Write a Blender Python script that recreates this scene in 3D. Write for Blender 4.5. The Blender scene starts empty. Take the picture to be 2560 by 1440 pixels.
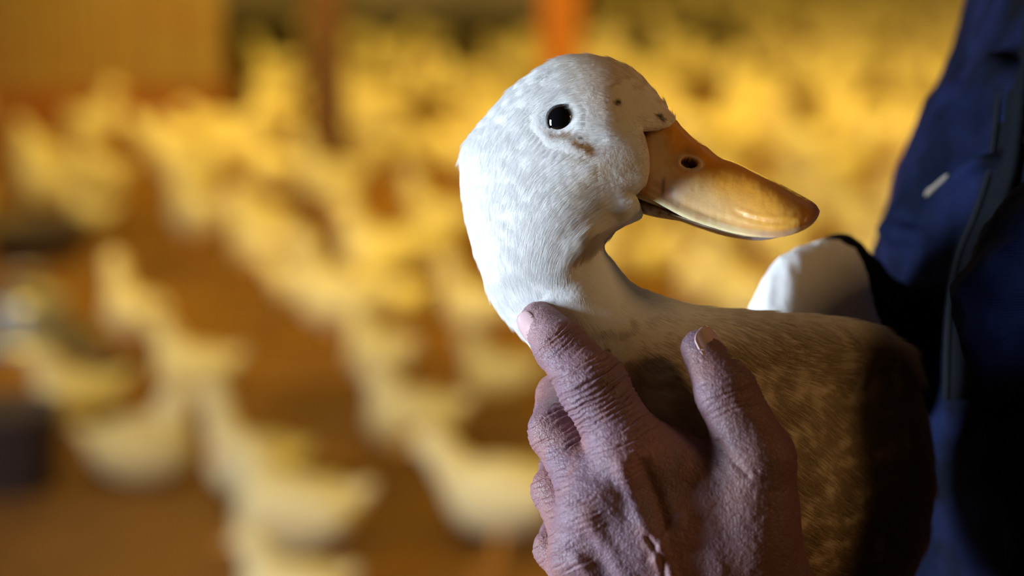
import bpy, math, random
import numpy as np
import openvdb
from mathutils import Vector, Matrix
random.seed(7); RNG = np.random.default_rng(7)
S = bpy.context.scene
COL = S.collection

# ------------------------------------------------------------------ camera
F = 6044.4                      # 85 mm lens on 36 mm, in pixels of the 2560 frame
D = 0.85                        # distance to the held duck
PITCH = math.radians(10.5)
CAM = np.array([0.0, 0.0, 1.5])
AX = np.array([1.0, 0, 0]); FW = np.array([0, math.cos(PITCH), -math.sin(PITCH)]); UP = np.array([0, math.sin(PITCH), math.cos(PITCH)])
cd = bpy.data.cameras.new('camera'); cam = bpy.data.objects.new('camera', cd); COL.objects.link(cam)
cam.location = CAM; cam.rotation_euler = (math.pi/2 - PITCH, 0, 0)
cd.lens = 85; cd.sensor_width = 36; cd.clip_start = .05; cd.clip_end = 200
cd.dof.use_dof = True; cd.dof.focus_distance = D - 0.028; cd.dof.aperture_fstop = 5.6
S.camera = cam
# ------------------------------------------------------------------ world, light, exposure
S.view_settings.view_transform = 'Standard'; S.view_settings.look = 'None'
S.view_settings.exposure = 0; S.view_settings.gamma = 1; S.view_settings.use_curve_mapping = False
S.cycles.use_denoising = True; S.cycles.max_bounces = 5; S.cycles.diffuse_bounces = 3
S.cycles.sample_clamp_indirect = 4
w = bpy.data.worlds.new('world'); S.world = w; w.use_nodes = True
w.node_tree.nodes['Background'].inputs[0].default_value = (1.0, .52, .14, 1)
w.node_tree.nodes['Background'].inputs[1].default_value = 0.022

def light(kind, name, loc, aim=None, energy=10, color=(1, 1, 1), size=None, size_y=None, angle=None, radius=None, blend=.6):
    l = bpy.data.lights.new(name, kind); o = bpy.data.objects.new(name, l); COL.objects.link(o)
    o.location = loc; l.energy = energy; l.color = color
    if aim is not None: o.rotation_euler = (Vector(aim) - Vector(loc)).to_track_quat('-Z', 'Y').to_euler()
    if kind == 'AREA':
        l.shape = 'RECTANGLE'; l.size = size; l.size_y = size_y or size
    if kind == 'SPOT': l.spot_size = angle; l.spot_blend = blend
    if radius is not None: l.shadow_soft_size = radius
    return o
SUBJ = CAM + FW*D
def around(az, el, dist):        # az 0 = towards camera, 90 = left of camera
    a, e = math.radians(az), math.radians(el)
    return tuple(SUBJ + dist*np.array([-math.sin(a)*math.cos(e), -math.cos(a)*math.cos(e), math.sin(e)]))
# daylight from a tall door opening at the left
light('AREA', 'daylight_door', around(84, -4, 2.6), SUBJ, 172, (.71, .85, 1.0), .6, 1.2)
# daylight from a second opening further along the left wall
light('AREA', 'daylight_opening', (-4.6, 5.2, 1.3), (0, 5.4, .3), 34, (.75, .87, 1.0), 1.4, 1.8)
# warm barn lamp behind and left of the photographer
light('AREA', 'barn_lamp_near', around(-60, 30, 3.0), SUBJ, 15, (1, .60, .24), .6, .6)
# warm barn lamps over the flock, then added spots
for x, y, z, e in ((-1.0, 11.5, 2.9, 120), (2.0, 11.5, 2.9, 120), (3.4, 18, 3.2, 70)):
    light('POINT', 'heat_lamp', (x, y, z), None, e, (1, .65, .085), radius=.12)
for a, b, e, ang in (((-.6, 2.2, 2.9), (-.9, 5.6, 0), 250, 75), ((1.2, 2.6, 2.9), (1.2, 6.8, 0), 200, 70), ((-1.6, 5, 2.9), (-1.6, 9.5, 0), 340, 85), ((.9, 5.5, 2.9), (.9, 10, 0), 360, 85),
                     ((-1, 8.5, 2.9), (-.4, 12.3, 0), 470, 66), ((2.4, 8, 2.9), (2.2, 12.3, 0), 470, 66)):
    light('SPOT', 'added_flock_spot', a, b, e, (1, .65, .085), angle=math.radians(ang), radius=.35, blend=.8)  # unseen spots added to light the ducks' near sides, cones missing the held duck

# ------------------------------------------------------------------ helpers
def mm(px, py, wd=0.0):
    """metric point (mm, camera aligned) seen at pixel px,py, wd mm behind the focus plane"""
    k = (D*1000 + wd)/F
    return np.array([(px-1280)*k, -(py-720)*k, wd])
def rmm(r, wd=0.0): return r*(D*1000+wd)/F
SPX = D*1000/F
def to_world(P):
    P = np.asarray(P, float)/1000
    return CAM + P[..., 0:1]*AX + P[..., 1:2]*UP + (P[..., 2:3] + D)*FW
def lerp_noise_grid(seed, n=32):
    return np.random.default_rng(seed).uniform(-1, 1, (n, n, n)).astype(np.float32)
_NG = {}
def vnoise(P, scale, seed=0):
    if seed not in _NG: _NG[seed] = lerp_noise_grid(seed)
    g = _NG[seed]; n = g.shape[0]
    Q = P/scale; I = np.floor(Q).astype(int); f = Q - I; f = f*f*(3-2*f); I %= n; J = (I+1) % n
    r = 0
    for a in (0, 1):
        wa = f[:, 0] if a else 1-f[:, 0]; ia = (J if a else I)[:, 0]
        for b in (0, 1):
            wb = f[:, 1] if b else 1-f[:, 1]; ib = (J if b else I)[:, 1]
            for c in (0, 1):
                wc = f[:, 2] if c else 1-f[:, 2]; ic = (J if c else I)[:, 2]
                r = r + wa*wb*wc*g[ia, ib, ic]
    return r
def fbm(P, scale, seed=0, oct=3):
    return sum(vnoise(P, scale/2**k, seed+k)/2**k for k in range(oct))
def sstep(a, b, x):
    t = np.clip((x-a)/(b-a), 0, 1); return t*t*(3-2*t)

def volume_sign(V, Fc):
    a, b, c = V[Fc[:, 0]], V[Fc[:, 1]], V[Fc[:, 2]]
    return np.einsum('ij,ij->i', a, np.cross(b, c)).sum()
def link_mesh(name, V, faces, mat, parent=None, smooth=True, orient=True, colors=None):
    """V world metres; origin = the parent's location (or the centre of the verts)"""
    V = np.asarray(V, float)
    org = np.array(parent['_w']) if parent is not None else V.mean(0)
    faces = np.asarray(faces) if not isinstance(faces, list) else faces
    if orient and isinstance(faces, np.ndarray):
        if volume_sign(V - V.mean(0), faces) < 0: faces = faces[:, ::-1]
    m = bpy.data.meshes.new(name)
    m.update()
    if isinstance(faces, np.ndarray):
        nf, k = faces.shape
        m.vertices.add(len(V)); m.vertices.foreach_set('co', (V-org).astype(np.float32).ravel())
        m.loops.add(nf*k); m.loops.foreach_set('vertex_index', faces.astype(np.int32).ravel())
        m.polygons.add(nf); m.polygons.foreach_set('loop_start', np.arange(0, nf*k, k, dtype=np.int32))
        m.update(calc_edges=True); m.validate()
    else:
        m.from_pydata((V-org).tolist(), [], faces)
    if smooth: m.polygons.foreach_set('use_smooth', np.ones(len(m.polygons), bool))
    if colors is not None:
        at = m.color_attributes.new('albedo', 'FLOAT_COLOR', 'POINT')
        at.data.foreach_set('color', np.hstack([colors, np.ones((len(colors), 1))]).astype(np.float32).ravel())
    m.materials.append(mat)
    o = bpy.data.objects.new(name, m); COL.objects.link(o)
    if parent is not None: o.parent = parent
    else: o.location = org
    o['_w'] = tuple(float(x) for x in org)
    return o
def empty(name, loc, label, cat, group=None):
    o = bpy.data.objects.new(name, None); COL.objects.link(o); o.location = loc; o.empty_display_size = .05
    o['_w'] = tuple(float(x) for x in loc); o['label'] = label; o['category'] = cat
    if group: o['group'] = group
    return o
def mesh_sdf(fn, lo, hi, vox):
    """surface of fn=0 (negative inside) in the box lo..hi, in mm"""
    lo = np.array(lo, float); n = np.ceil((np.array(hi)-lo)/vox).astype(int)+1
    xs = lo[0]+np.arange(n[0])*vox; ys = lo[1]+np.arange(n[1])*vox; zs = lo[2]+np.arange(n[2])*vox
    arr = fn(xs[:, None, None], ys[None, :, None], zs[None, None, :]).astype(np.float32)
    arr = np.clip(arr, -4*vox, 4*vox)
    g = openvdb.FloatGrid(4*vox); g.copyFromArray(arr)
    pts, quads = g.convertToQuads(isovalue=0.0)
    return pts.astype(float)*vox + lo, quads.astype(int)
def normals(V, Q):
    n = np.cross(V[Q[:, 2]]-V[Q[:, 0]], V[Q[:, 3]]-V[Q[:, 1]])
    N = np.zeros_like(V)
    for k in range(4): np.add.at(N, Q[:, k], n)
    N /= np.linalg.norm(N, axis=1, keepdims=True)+1e-12
    return N
def outward(V, Q):
    T = Q[:, :3]
    N = normals(V, Q)
    if volume_sign(V-V.mean(0), T) < 0: N = -N
    return N
def cone_sd(X, Y, Z, a, b, ra, rb):
    """capsule with linearly varying radius"""
    ba = b-a; L2 = float(ba@ba)
    px, py, pz = X-a[0], Y-a[1], Z-a[2]
    h = np.clip((px*ba[0]+py*ba[1]+pz*ba[2])/L2, 0, 1)
    d = np.sqrt((px-h*ba[0])**2+(py-h*ba[1])**2+(pz-h*ba[2])**2)
    return d-(ra+(rb-ra)*h)
def smin(a, b, k):
    h = np.clip(.5+.5*(b-a)/k, 0, 1)
    return b+(a-b)*h-k*h*(1-h)
def ellipsoid_sd(X, Y, Z, c, r):
    k0 = np.sqrt(((X-c[0])/r[0])**2+((Y-c[1])/r[1])**2+((Z-c[2])/r[2])**2)
    return (k0-1)*min(r)
def catmull(P, n):
    P = np.asarray(P, float); m = len(P)
    t = np.linspace(0, m-1, n); i = np.clip(t.astype(int), 0, m-2); f = (t-i)[:, None]
    def g(k): return P[np.clip(k, 0, m-1)]
    p0, p1, p2, p3 = g(i-1), g(i), g(i+1), g(i+2)
    return .5*((2*p1)+(-p0+p2)*f+(2*p0-5*p1+4*p2-p3)*f**2+(-p0+3*p1-3*p2+p3)*f**3)
def tube(path, rad, n=10, cap=True):
    path = np.asarray(path, float); m = len(path); rad = np.broadcast_to(np.asarray(rad, float), (m,))
    V = []; Fc = []
    up = np.array([0, 0, 1.0])
    for i in range(m):
        t = path[min(i+1, m-1)]-path[max(i-1, 0)]; t /= np.linalg.norm(t)+1e-12
        if abs(t@up) > .95: up = np.array([0, 1.0, 0])
        a = np.cross(t, up); a /= np.linalg.norm(a); b = np.cross(a, t)
        for k in range(n):
            an = 2*math.pi*k/n; V.append(path[i]+rad[i]*(math.cos(an)*a+math.sin(an)*b))
    for i in range(m-1):
        for k in range(n):
            Fc.append([i*n+k, i*n+(k+1) % n, (i+1)*n+(k+1) % n, (i+1)*n+k])
    if cap:
        Fc.append(list(range(n))[::-1]); Fc.append([(m-1)*n+k for k in range(n)])
    return np.array(V), Fc
def boxmesh(c, s, rot=None):
    V = np.array([[x, y, z] for x in (-.5, .5) for y in (-.5, .5) for z in (-.5, .5)])*np.array(s)
    if rot is not None: V = V@np.array(rot).T
    return V+np.array(c), [[0, 1, 3, 2], [4, 6, 7, 5], [0, 4, 5, 1], [2, 3, 7, 6], [0, 2, 6, 4], [1, 5, 7, 3]]

# ------------------------------------------------------------------ materials
def material(name, base=(.8, .8, .8), rough=.6, noise=None, attr=False, bump=None, sss=0, sss_rad=(1, .4, .2), spec=.4, sheen=0, metal=0, sss_scale=.003, coat=0):
    m = bpy.data.materials.new(name); m.use_nodes = True; nt = m.node_tree; N = nt.nodes; L = nt.links
    b = N['Principled BSDF']; b.inputs['Roughness'].default_value = rough; b.inputs['Metallic'].default_value = metal
    b.inputs['Specular IOR Level'].default_value = spec
    if coat: b.inputs['Coat Weight'].default_value = coat; b.inputs['Coat Roughness'].default_value = .15
    if sheen: b.inputs['Sheen Weight'].default_value = sheen; b.inputs['Sheen Roughness'].default_value = .5
    if sss:
        b.inputs['Subsurface Weight'].default_value = sss; b.inputs['Subsurface Radius'].default_value = sss_rad
        b.inputs['Subsurface Scale'].default_value = sss_scale
    if attr:
        a = N.new('ShaderNodeVertexColor'); a.layer_name = 'albedo'; src = a.outputs['Color']
    else:
        rgb = N.new('ShaderNodeRGB'); rgb.outputs[0].default_value = (*base, 1); src = rgb.outputs[0]
    tc = N.new('ShaderNodeTexCoord')
    if noise:      # (scale, strength, second colour)
        t = N.new('ShaderNodeTexNoise'); t.inputs['Scale'].default_value = noise[0]; t.inputs['Detail'].default_value = 5
        L.new(tc.outputs['Object'], t.inputs['Vector'])
        r = N.new('ShaderNodeMapRange'); r.inputs[1].default_value = .4; r.inputs[2].default_value = .65; r.inputs[4].default_value = noise[1]
        L.new(t.outputs['Fac'], r.inputs[0])
        mx = N.new('ShaderNodeMix'); mx.data_type = 'RGBA'; mx.inputs['B'].default_value = (*noise[2], 1)
        L.new(r.outputs[0], mx.inputs[0]); L.new(src, mx.inputs['A']); src = mx.outputs['Result']
    L.new(src, b.inputs['Base Color'])
    if bump:       # list of (kind, scale, distance)
        prev = None
        for kind, sc, dist in bump:
            if kind == 'noise':
                t = N.new('ShaderNodeTexNoise'); t.inputs['Scale'].default_value = sc; t.inputs['Detail'].default_value = 4; out = t.outputs['Fac']
            elif kind == 'vor':
                t = N.new('ShaderNodeTexVoronoi'); t.feature = 'DISTANCE_TO_EDGE'; t.inputs['Scale'].default_value = sc
                r = N.new('ShaderNodeMath'); r.operation = 'MINIMUM'; r.inputs[1].default_value = .16; L.new(t.outputs['Distance'], r.inputs[0]); out = r.outputs[0]
            elif kind == 'twill':
                t = N.new('ShaderNodeTexWave'); t.inputs['Scale'].default_value = sc; t.bands_direction = 'DIAGONAL'; out = t.outputs['Fac']
            L.new(tc.outputs['Object'], t.inputs['Vector'])
            bp = N.new('ShaderNodeBump'); bp.inputs['Distance'].default_value = dist; bp.inputs['Strength'].default_value = 1
            L.new(out, bp.inputs['Height'])
            if prev: L.new(prev, bp.inputs['Normal'])
            prev = bp.outputs['Normal']
        L.new(prev, b.inputs['Normal'])
    return m
M = {}
M['litter'] = material('straw_litter', (.31, .15, .03), .9, (2.2, .7, (.12, .055, .014)), bump=[('noise', 30, .01)])
M['plank'] = material('rough_boards', (.34, .245, .095), .7, (6, .7, (.33, .16, .06)), bump=[('noise', 20, .004)])
M['redplank'] = material('reddish_board', (.30, .11, .03), .7, (6, .5, (.24, .08, .03)))
M['greywall'] = material('grey_wall', (.42, .38, .42), .8, (1.5, .6, (.2, .18, .19)))
M['darkboard'] = material('dark_board', (.055, .045, .035), .8, (4, .5, (.03, .02, .015)))
M['postdark'] = material('dark_post', (.11, .045, .018), .7, (8, .6, (.07, .03, .012)))
M['postorange'] = material('orange_post', (.40, .135, .015), .6, (8, .4, (.32, .10, .01)))
M['duckwhite'] = material('flock_plumage', (.84, .78, .52), .85, (9, .5, (.66, .56, .34)))
M['duckbill'] = material('flock_bill', (.75, .36, .07), .5)
M['duckeye'] = material('flock_eye', (.02, .02, .02), .2)
M['galv'] = material('galvanised_metal', (.5, .53, .58), .35, (12, .4, (.36, .38, .42)), metal=.8)
M['darkmetal'] = material('dark_plastic', (.11, .09, .10), .5)
M['plumage'] = material('plumage', attr=True, rough=.9, sss=.2, sss_rad=(1, .8, .6), sss_scale=.002, spec=.1, bump=[('noise', 700, .00018)])
M['strand'] = material('feather_barbs', attr=True, rough=.8, spec=.1)
_n = M['strand'].node_tree; _p = _n.nodes['Principled BSDF']; _t = _n.nodes.new('ShaderNodeBsdfTranslucent'); _x = _n.nodes.new('ShaderNodeMixShader'); _x.inputs[0].default_value = .5
_n.links.new(_p.inputs['Base Color'].links[0].from_socket, _t.inputs[0]); _n.links.new(_p.outputs[0], _x.inputs[1]); _n.links.new(_t.outputs[0], _x.inputs[2])
_n.links.new(_x.outputs[0], _n.nodes['Material Output'].inputs[0])
M['bill'] = material('bill_horn', attr=True, rough=.36, sss=.5, sss_rad=(1, .45, .12), sss_scale=.006, spec=.35, noise=(160, .25, (.55, .26, .07)), bump=[('noise', 900, .00008)])
M['eye'] = material('eye_black', (.004, .004, .006), .04, spec=.6)
M['lid'] = material('eyelid_skin', (.07, .06, .06), .5, bump=[('noise', 2500, .0002)])
M['skin'] = material('weathered_skin', attr=True, rough=.50, sss=.25, sss_rad=(1, .35, .2), sss_scale=.0025, spec=.42, bump=[('vor', 900, .00045), ('vor', 380, .00022), ('noise', 1600, .00015)])
M['nail'] = material('fingernail', (.62, .42, .43), .25, spec=.5)
M['navy'] = material('navy_cloth', (.018, .028, .105), .75, (35, .5, (.013, .018, .07)), attr=True, bump=[('twill', 330, .00012), ('noise', 60, .0006)], spec=.03)
M['sleeve'] = material('navy_sleeve_cloth', (.003, .0055, .024), .8, bump=[('twill', 330, .00012), ('noise', 60, .0006)], spec=.03)
M['black'] = material('black_cloth', (.004, .0045, .007), .9, bump=[('noise', 60, .001)], spec=.1)
M['zip'] = material('pale_zip_pull', (.22, .18, .14), .4)
M['thread'] = material('stitching', (.03, .03, .035), .8)
M['hair'] = material('dark_hair', (.015, .012, .01), .6)
M['trouser'] = material('dark_trousers', (.02, .02, .03), .85)
M['boot'] = material('rubber_boot', (.02, .02, .02), .4)

# ------------------------------------------------------------------ barn shell
def structure(name, V, Fc, mat):
    o = link_mesh(name, V, Fc, mat, smooth=False, orient=False); o['kind'] = 'structure'; return o
structure('floor', *boxmesh((0, 13, -.05), (16, 34, .1)), M['litter'])
structure('wall_back', *boxmesh((0, 29, 1.8), (16, .1, 3.6)), M['greywall'])
structure('wall_right', *boxmesh((8, 13, 1.8), (.1, 34, 3.6)), M['greywall'])
structure('ceiling', *boxmesh((0, 16, 3.65), (16, 28, .1)), M['plank'])
structure('wall_left', *boxmesh((-8, 20, 1.8), (.1, 18, 3.6)), M['greywall'])

def floor_pt(px, py, z=0.0):
    d = FW + (px-1280)/F*AX - (py-720)/F*UP
    t = (z-CAM[2])/d[2]
    return CAM + d*t
# vertical board partition at the upper left
p0 = floor_pt(565, 335); yP = p0[1]
part = empty('board_partition', (p0[0]-1.2, yP, 0), 'yellowish brown upright board partition at the upper left behind the flock', 'partition')
xr = p0[0]; k = 0
while xr > p0[0]-3.0:
    wd = .17+.06*random.random()
    b = link_mesh('plank', *boxmesh((xr-wd/2, yP+random.uniform(-.015, .015), 1.15), (wd-.018, .03, 1.9)), M['plank'], part, smooth=False, orient=False)
    xr -= wd; k += 1
link_mesh('base_rail', *boxmesh((p0[0]-1.5, yP-.03, .13), (3.0, .04, .26)), M['redplank'], part, smooth=False, orient=False)
# low dark board pen behind
p1 = floor_pt(760, 150)
pen = empty('low_pen_wall', (p1[0], p1[1], 0), 'low dark board pen wall behind the flock left of the orange post', 'pen wall')
for i in range(2):
    link_mesh('board', *boxmesh((p1[0]+.6, p1[1]+.01*i, .075+.15*i), (5.2, .04, .14)), M['darkboard'], pen, smooth=False, orient=False)
p2 = floor_pt(900, 60)
sheet = empty('grey_sheet_panel', (p1[0], p1[1]+.8, 0), 'pale grey sheet panel standing above the low dark pen wall', 'panel')
link_mesh('sheet', *boxmesh((p1[0]+.0, p1[1]+.8, .8), (3.8, .03, 1.1)), M['greywall'], sheet, smooth=False, orient=False)
link_mesh('frame', *boxmesh((p1[0]+.0, p1[1]+.78, .2), (3.8, .05, .12)), M['darkboard'], sheet, smooth=False, orient=False)
# posts
def post(px, py, wpx, mat, label, h=3.55):
    p = floor_pt(px, py); dist = (p-CAM)@FW; wd = wpx*dist/F
    t = empty('timber_post', (p[0], p[1], 0), label, 'post')
    V, Fc = boxmesh((p[0], p[1], h/2), (wd, wd, h))
    link_mesh('shaft', V, Fc, mat, t, smooth=False, orient=False)
    V, Fc = boxmesh((p[0], p[1], .06), (wd*1.35, wd*1.35, .12))
    link_mesh('footing', V, Fc, mat, t, smooth=False, orient=False)
post(820, 520, 95, M['postdark'], 'dark brown timber post among the flock left of the held duck')
post(1400, 400, 100, M['postorange'], 'bright orange timber post rising behind the held duck\'s crown')

# ------------------------------------------------------------------ flock ducks
def duck_meshes(pose):
    # local mm, x forward, y left, z up
    parts = []
    def fn(X, Y, Z):
        X, Y, Z = np.broadcast_arrays(X, Y, Z)
        zb = 150 if pose != 'sit' else 85
        d = ellipsoid_sd(X, Y, Z, (0, 0, zb), (112, 78, 80))
        d = smin(d, ellipsoid_sd(X, Y, Z, (42, 0, zb-2), (78, 68, 70)), 30)
        d = smin(d, cone_sd(X, Y, Z, np.array([-78., 0, zb+15]), np.array([-145., 0, zb+62]), 42, 13), 25)
        for s in (1, -1): d = smin(d, ellipsoid_sd(X, Y, Z, (-22, s*62, zb+18), (92, 22, 48)), 8)
        if pose == 'up': n = [(66, 0, zb+25, 52), (92, 0, zb+80, 40), (98, 0, zb+125, 34), (112, 0, zb+160, 35)]
        elif pose == 'sit': n = [(58, 0, zb+25, 52), (76, 0, zb+65, 42), (80, 0, zb+95, 36), (98, 0, zb+122, 35)]
        else: n = [(76, 0, zb+15, 52), (112, 0, zb+50, 40), (132, 0, zb+80, 34), (152, 0, zb+98, 34)]
        for a, b in zip(n, n[1:]): d = smin(d, cone_sd(X, Y, Z, np.array(a[:3], float), np.array(b[:3], float), a[3], b[3]), 16)
        h = np.array(n[-1][:3], float)
        return smin(d, ellipsoid_sd(X, Y, Z, h+np.array([8, 0, 4]), (42, 33, 35)), 8)
    V, Q = mesh_sdf(fn, (-200, -100, -10), (260, 100, 400), 9.0)
    zb = 150 if pose != 'sit' else 85
    hd = {'up': (114, 0, zb+160), 'sit': (100, 0, zb+122), 'reach': (154, 0, zb+98)}[pose]
    parts.append(('plumage_body', V, Q, 'duckwhite'))
    # bill
    B = []; Fb = []
    st = [(30, 11, 12, 0), (45, 12, 9, -4), (62, 14, 6, -9), (80, 15, 4, -12), (90, 9, 3, -13)]
    for x, wy, hz, dz in st:
        for k in range(10):
            a = 2*math.pi*k/10; B.append((hd[0]+x, wy*math.cos(a), hd[2]+dz+hz*math.sin(a)))
    for i in range(len(st)-1):
        for k in range(10): Fb.append([i*10+k, i*10+(k+1) % 10, (i+1)*10+(k+1) % 10, (i+1)*10+k])
    Fb.append([40+k for k in range(10)])
    parts.append(('bill', np.array(B, float), Fb, 'duckbill'))
    for s in (1, -1):
        c = np.array([hd[0]+20, s*25, hd[2]+10.])
        Ve, Fe = tube([c-[0, s*2, 0], c, c+[0, s*2.5, 0], c+[0, s*4, 0]], [4, 4.5, 3.4, .5], 8)
        parts.append(('eye', Ve, Fe, 'duckeye'))
    if pose != 'sit':
        for s in (1, -1):
            Vl, Fl = tube([(0, s*35, 95), (8, s*36, 50), (2, s*36, 8)], [11, 7, 6], 8)
            n0 = len(Vl)
            foot = [(-8, s*36, 3), (55, s*36-22, 2), (66, s*36, 2), (55, s*36+22, 2), (-8, s*36, 12), (50, s*36-18, 6), (60, s*36, 6), (50, s*36+18, 6)]
            Vl = np.vstack([Vl, np.array(foot, float)])
            Fl = Fl+[[n0+i for i in f] for f in ([0, 3, 2, 1], [4, 5, 6, 7], [0, 1, 5, 4], [1, 2, 6, 5], [2, 3, 7, 6], [3, 0, 4, 7])]
            parts.append(('leg', Vl, Fl, 'duckbill'))
    return parts
PROTO = {}
def make_duck(pose, loc, rz, sc, label, group, full=True):
    r = bpy.data.objects.new('duck', None); COL.objects.link(r); r.location = loc; r.rotation_euler = (0, 0, rz); r.scale = (sc, sc, sc)
    r['label'] = label; r['category'] = 'duck'; r['group'] = group; r.empty_display_size = .05
    if pose not in PROTO:
        PROTO[pose] = []
        for nm, V, Fc, mt in duck_meshes(pose):
            me = bpy.data.meshes.new(nm); me.from_pydata((V/1000).tolist(), [], Fc.tolist() if hasattr(Fc, 'tolist') else Fc)
            me.polygons.foreach_set('use_smooth', np.ones(len(me.polygons), bool)); me.materials.append(M[mt])
            import bmesh
            bm = bmesh.new(); bm.from_mesh(me); bmesh.ops.recalc_face_normals(bm, faces=bm.faces); bm.to_mesh(me); bm.free()
            PROTO[pose].append((nm, me))
    for nm, me in PROTO[pose]:
        if not full and nm == 'eye': continue
        c = bpy.data.objects.new(nm, me); COL.objects.link(c); c.parent = r
    return r
PI = math.pi
placed = []
G1 = 'blurred ducks standing nearest on the litter floor'
# px, py of the body centre, heading (degrees, 180 = facing left), pose, scale, label
near = [
 (745, 1275, 172, 'sit', 1.18, 'blurred white duck lowest in the picture, its left breast lit bright, tail raised at right'),
 (640, 1150, 158, 'up', .98, 'blurred duck standing directly behind the lowest bright-breasted duck'),
 (350, 1115, 20, 'sit', 1.1, 'golden blurred duck just right of the dark bucket at the left edge'),
 (195, 985, 200, 'sit', 1.0, 'golden blurred duck above and behind the dark bucket at the left edge'),
 (490, 920, 176, 'sit', .98, 'blurred duck with pale left breast, alone on bare litter left of centre'),
 (335, 775, 130, 'up', .95, 'blurred upright duck right of the galvanised feeder'),
 (1035, 1040, 170, 'sit', 1.05, 'blurred duck with a pale breast midway between the index knuckle and lowest duck'),
 (1265, 1225, 165, 'reach', 1.1, 'blurred duck directly left of the curled little fingers'),
 (950, 880, 150, 'sit', .9, 'blurred duck just behind the pale-breasted duck left of the index knuckle'),
 (1250, 935, 185, 'sit', .85, 'blurred duck peeping out left of the middle finger knuckle'),
 (760, 700, 190, 'reach', .85, 'pale blurred duck below the foot of the dark post'),
 (980, 745, 160, 'sit', 1.0, 'wide golden duck right of the pale one below the dark post'),
 (735, 1475, 175, 'sit', .9, 'duck cut off by the bottom edge under the lowest bright-breasted duck'),
 (1195, 760, 170, 'up', .9, 'blurred duck close behind the held duck\'s neck'),
 (905, 590, 120, 'up', .85, 'blurred duck to the right of the foot of the dark post'),
 (1060, 600, 40, 'reach', .95, 'blurred duck left of the held duck\'s nape'),
 (1620, 640, 20, 'sit', .9, 'blurred duck under the held duck\'s bill'),
 (1780, 700, 170, 'sit', .95, 'blurred duck between the held duck\'s bill and back'),
 (700, 215, 200, 'sit', 1.1, 'lone duck against the dark pen wall left of the dark post'),
 (690, 420, 170, 'sit', 1.1, 'bright yellow-lit duck immediately left of the dark post'),
 (655, 540, 160, 'sit', .9, 'yellow-lit duck in front of the bright one left of the dark post'),
 (440, 395, 140, 'up', 1.05, 'bright upright duck in the crowd below the board partition'),
 (585, 365, 30, 'up', 1.0, 'bright duck right of the upright one below the board partition'),
 (250, 440, 150, 'sit', 1.1, 'duck under the reddish rail of the board partition'),
 (120, 460, 170, 'sit', 1.1, 'leftmost pale duck under the reddish rail'),
 (230, 530, 185, 'sit', .8, 'yellow duck just right of the dark tub at the left'),
]
for px, py, hd, pose, sc, lb in near:
    zc = (.085 if pose == 'sit' else .15)*sc
    p = floor_pt(px, py, zc); placed.append((p[0], p[1], .30*sc))
    make_duck(pose, (p[0], p[1], 0), math.radians(hd), sc*.92, lb, G1)
# keep-out: bare litter seen in the photo, things
bare = [(250, 560, 620, 760), (380, 640, 640, 860), (560, 860, 880, 1100), (0, 1200, 560, 1440), (900, 1120, 1120, 1440), (0, 40, 560, 330), (560, 60, 780, 180), (560, 860, 700, 960)]
cnt = 0
for tries in range(9000):
    if cnt >= 262: break
    y = 5.0+20*random.random()**.8
    x = random.uniform(-1, 1)*(.225*y+.3)
    if y < 7.0 and random.random() < .93: continue
    if x < -.3 and y < 8.3 and random.random() < .75: continue
    d = np.array([x, y, .12])-CAM; dep = d@FW
    px, py = 1280+F*(d@AX)/dep, 720-F*(d@UP)/dep
    if py < -140 or any(a < px < c and b < py < e for a, b, c, e in bare): continue
    if px < 640 and y > yP-.35: continue
    if px < 1500 and y > p1[1]-.3: continue
    if any(abs(px-a) < 190 and abs(py-b) < 130 for a, b in ((70, 850), (60, 1180), (100, 620), (270, 935))): continue
    if x > .9 and y < 6: continue
    if any((x-a)**2+(y-b)**2 < ((r+.30)*.5+.085)**2 for a, b, r in placed): continue
    if any(abs(x-q[0]) < .28 and abs(y-q[1]) < .28 for q in (floor_pt(818, 520), floor_pt(1400, 400))): continue
    sc = random.uniform(.92, 1.1); placed.append((x, y, .30*sc)); cnt += 1
    row = 'dim tiny blurred duck in farthest rows' if y > 19 else 'small blurred duck in the far rows' if y > 15.5 else 'yellow-lit duck in the middle rows' if y > 11.5 else 'amber duck in the nearer rows'
    plc = ('below the board partition' if px < 560 else 'beside the dark post' if px < 870 else 'between the dark and orange posts' if px < 1340 else 'behind the held duck' if px < 1640 else 'above and behind the orange bill' if px < 2000 else 'between the bill and the jacket' if px < 2420 else 'behind the person')
    hdg = random.choice([PI, PI, 0])+random.uniform(-.9, .9)
    if y < 15.5: row += ' facing '+('right' if math.cos(hdg) > .5 else 'left' if math.cos(hdg) < -.9 else 'half left')
    lb = row+' '+plc; g = 'flock '+plc
    make_duck(random.choice(['up', 'up', 'sit', 'reach']), (x, y, 0), hdg, sc, lb, g, full=y < 12)

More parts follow.
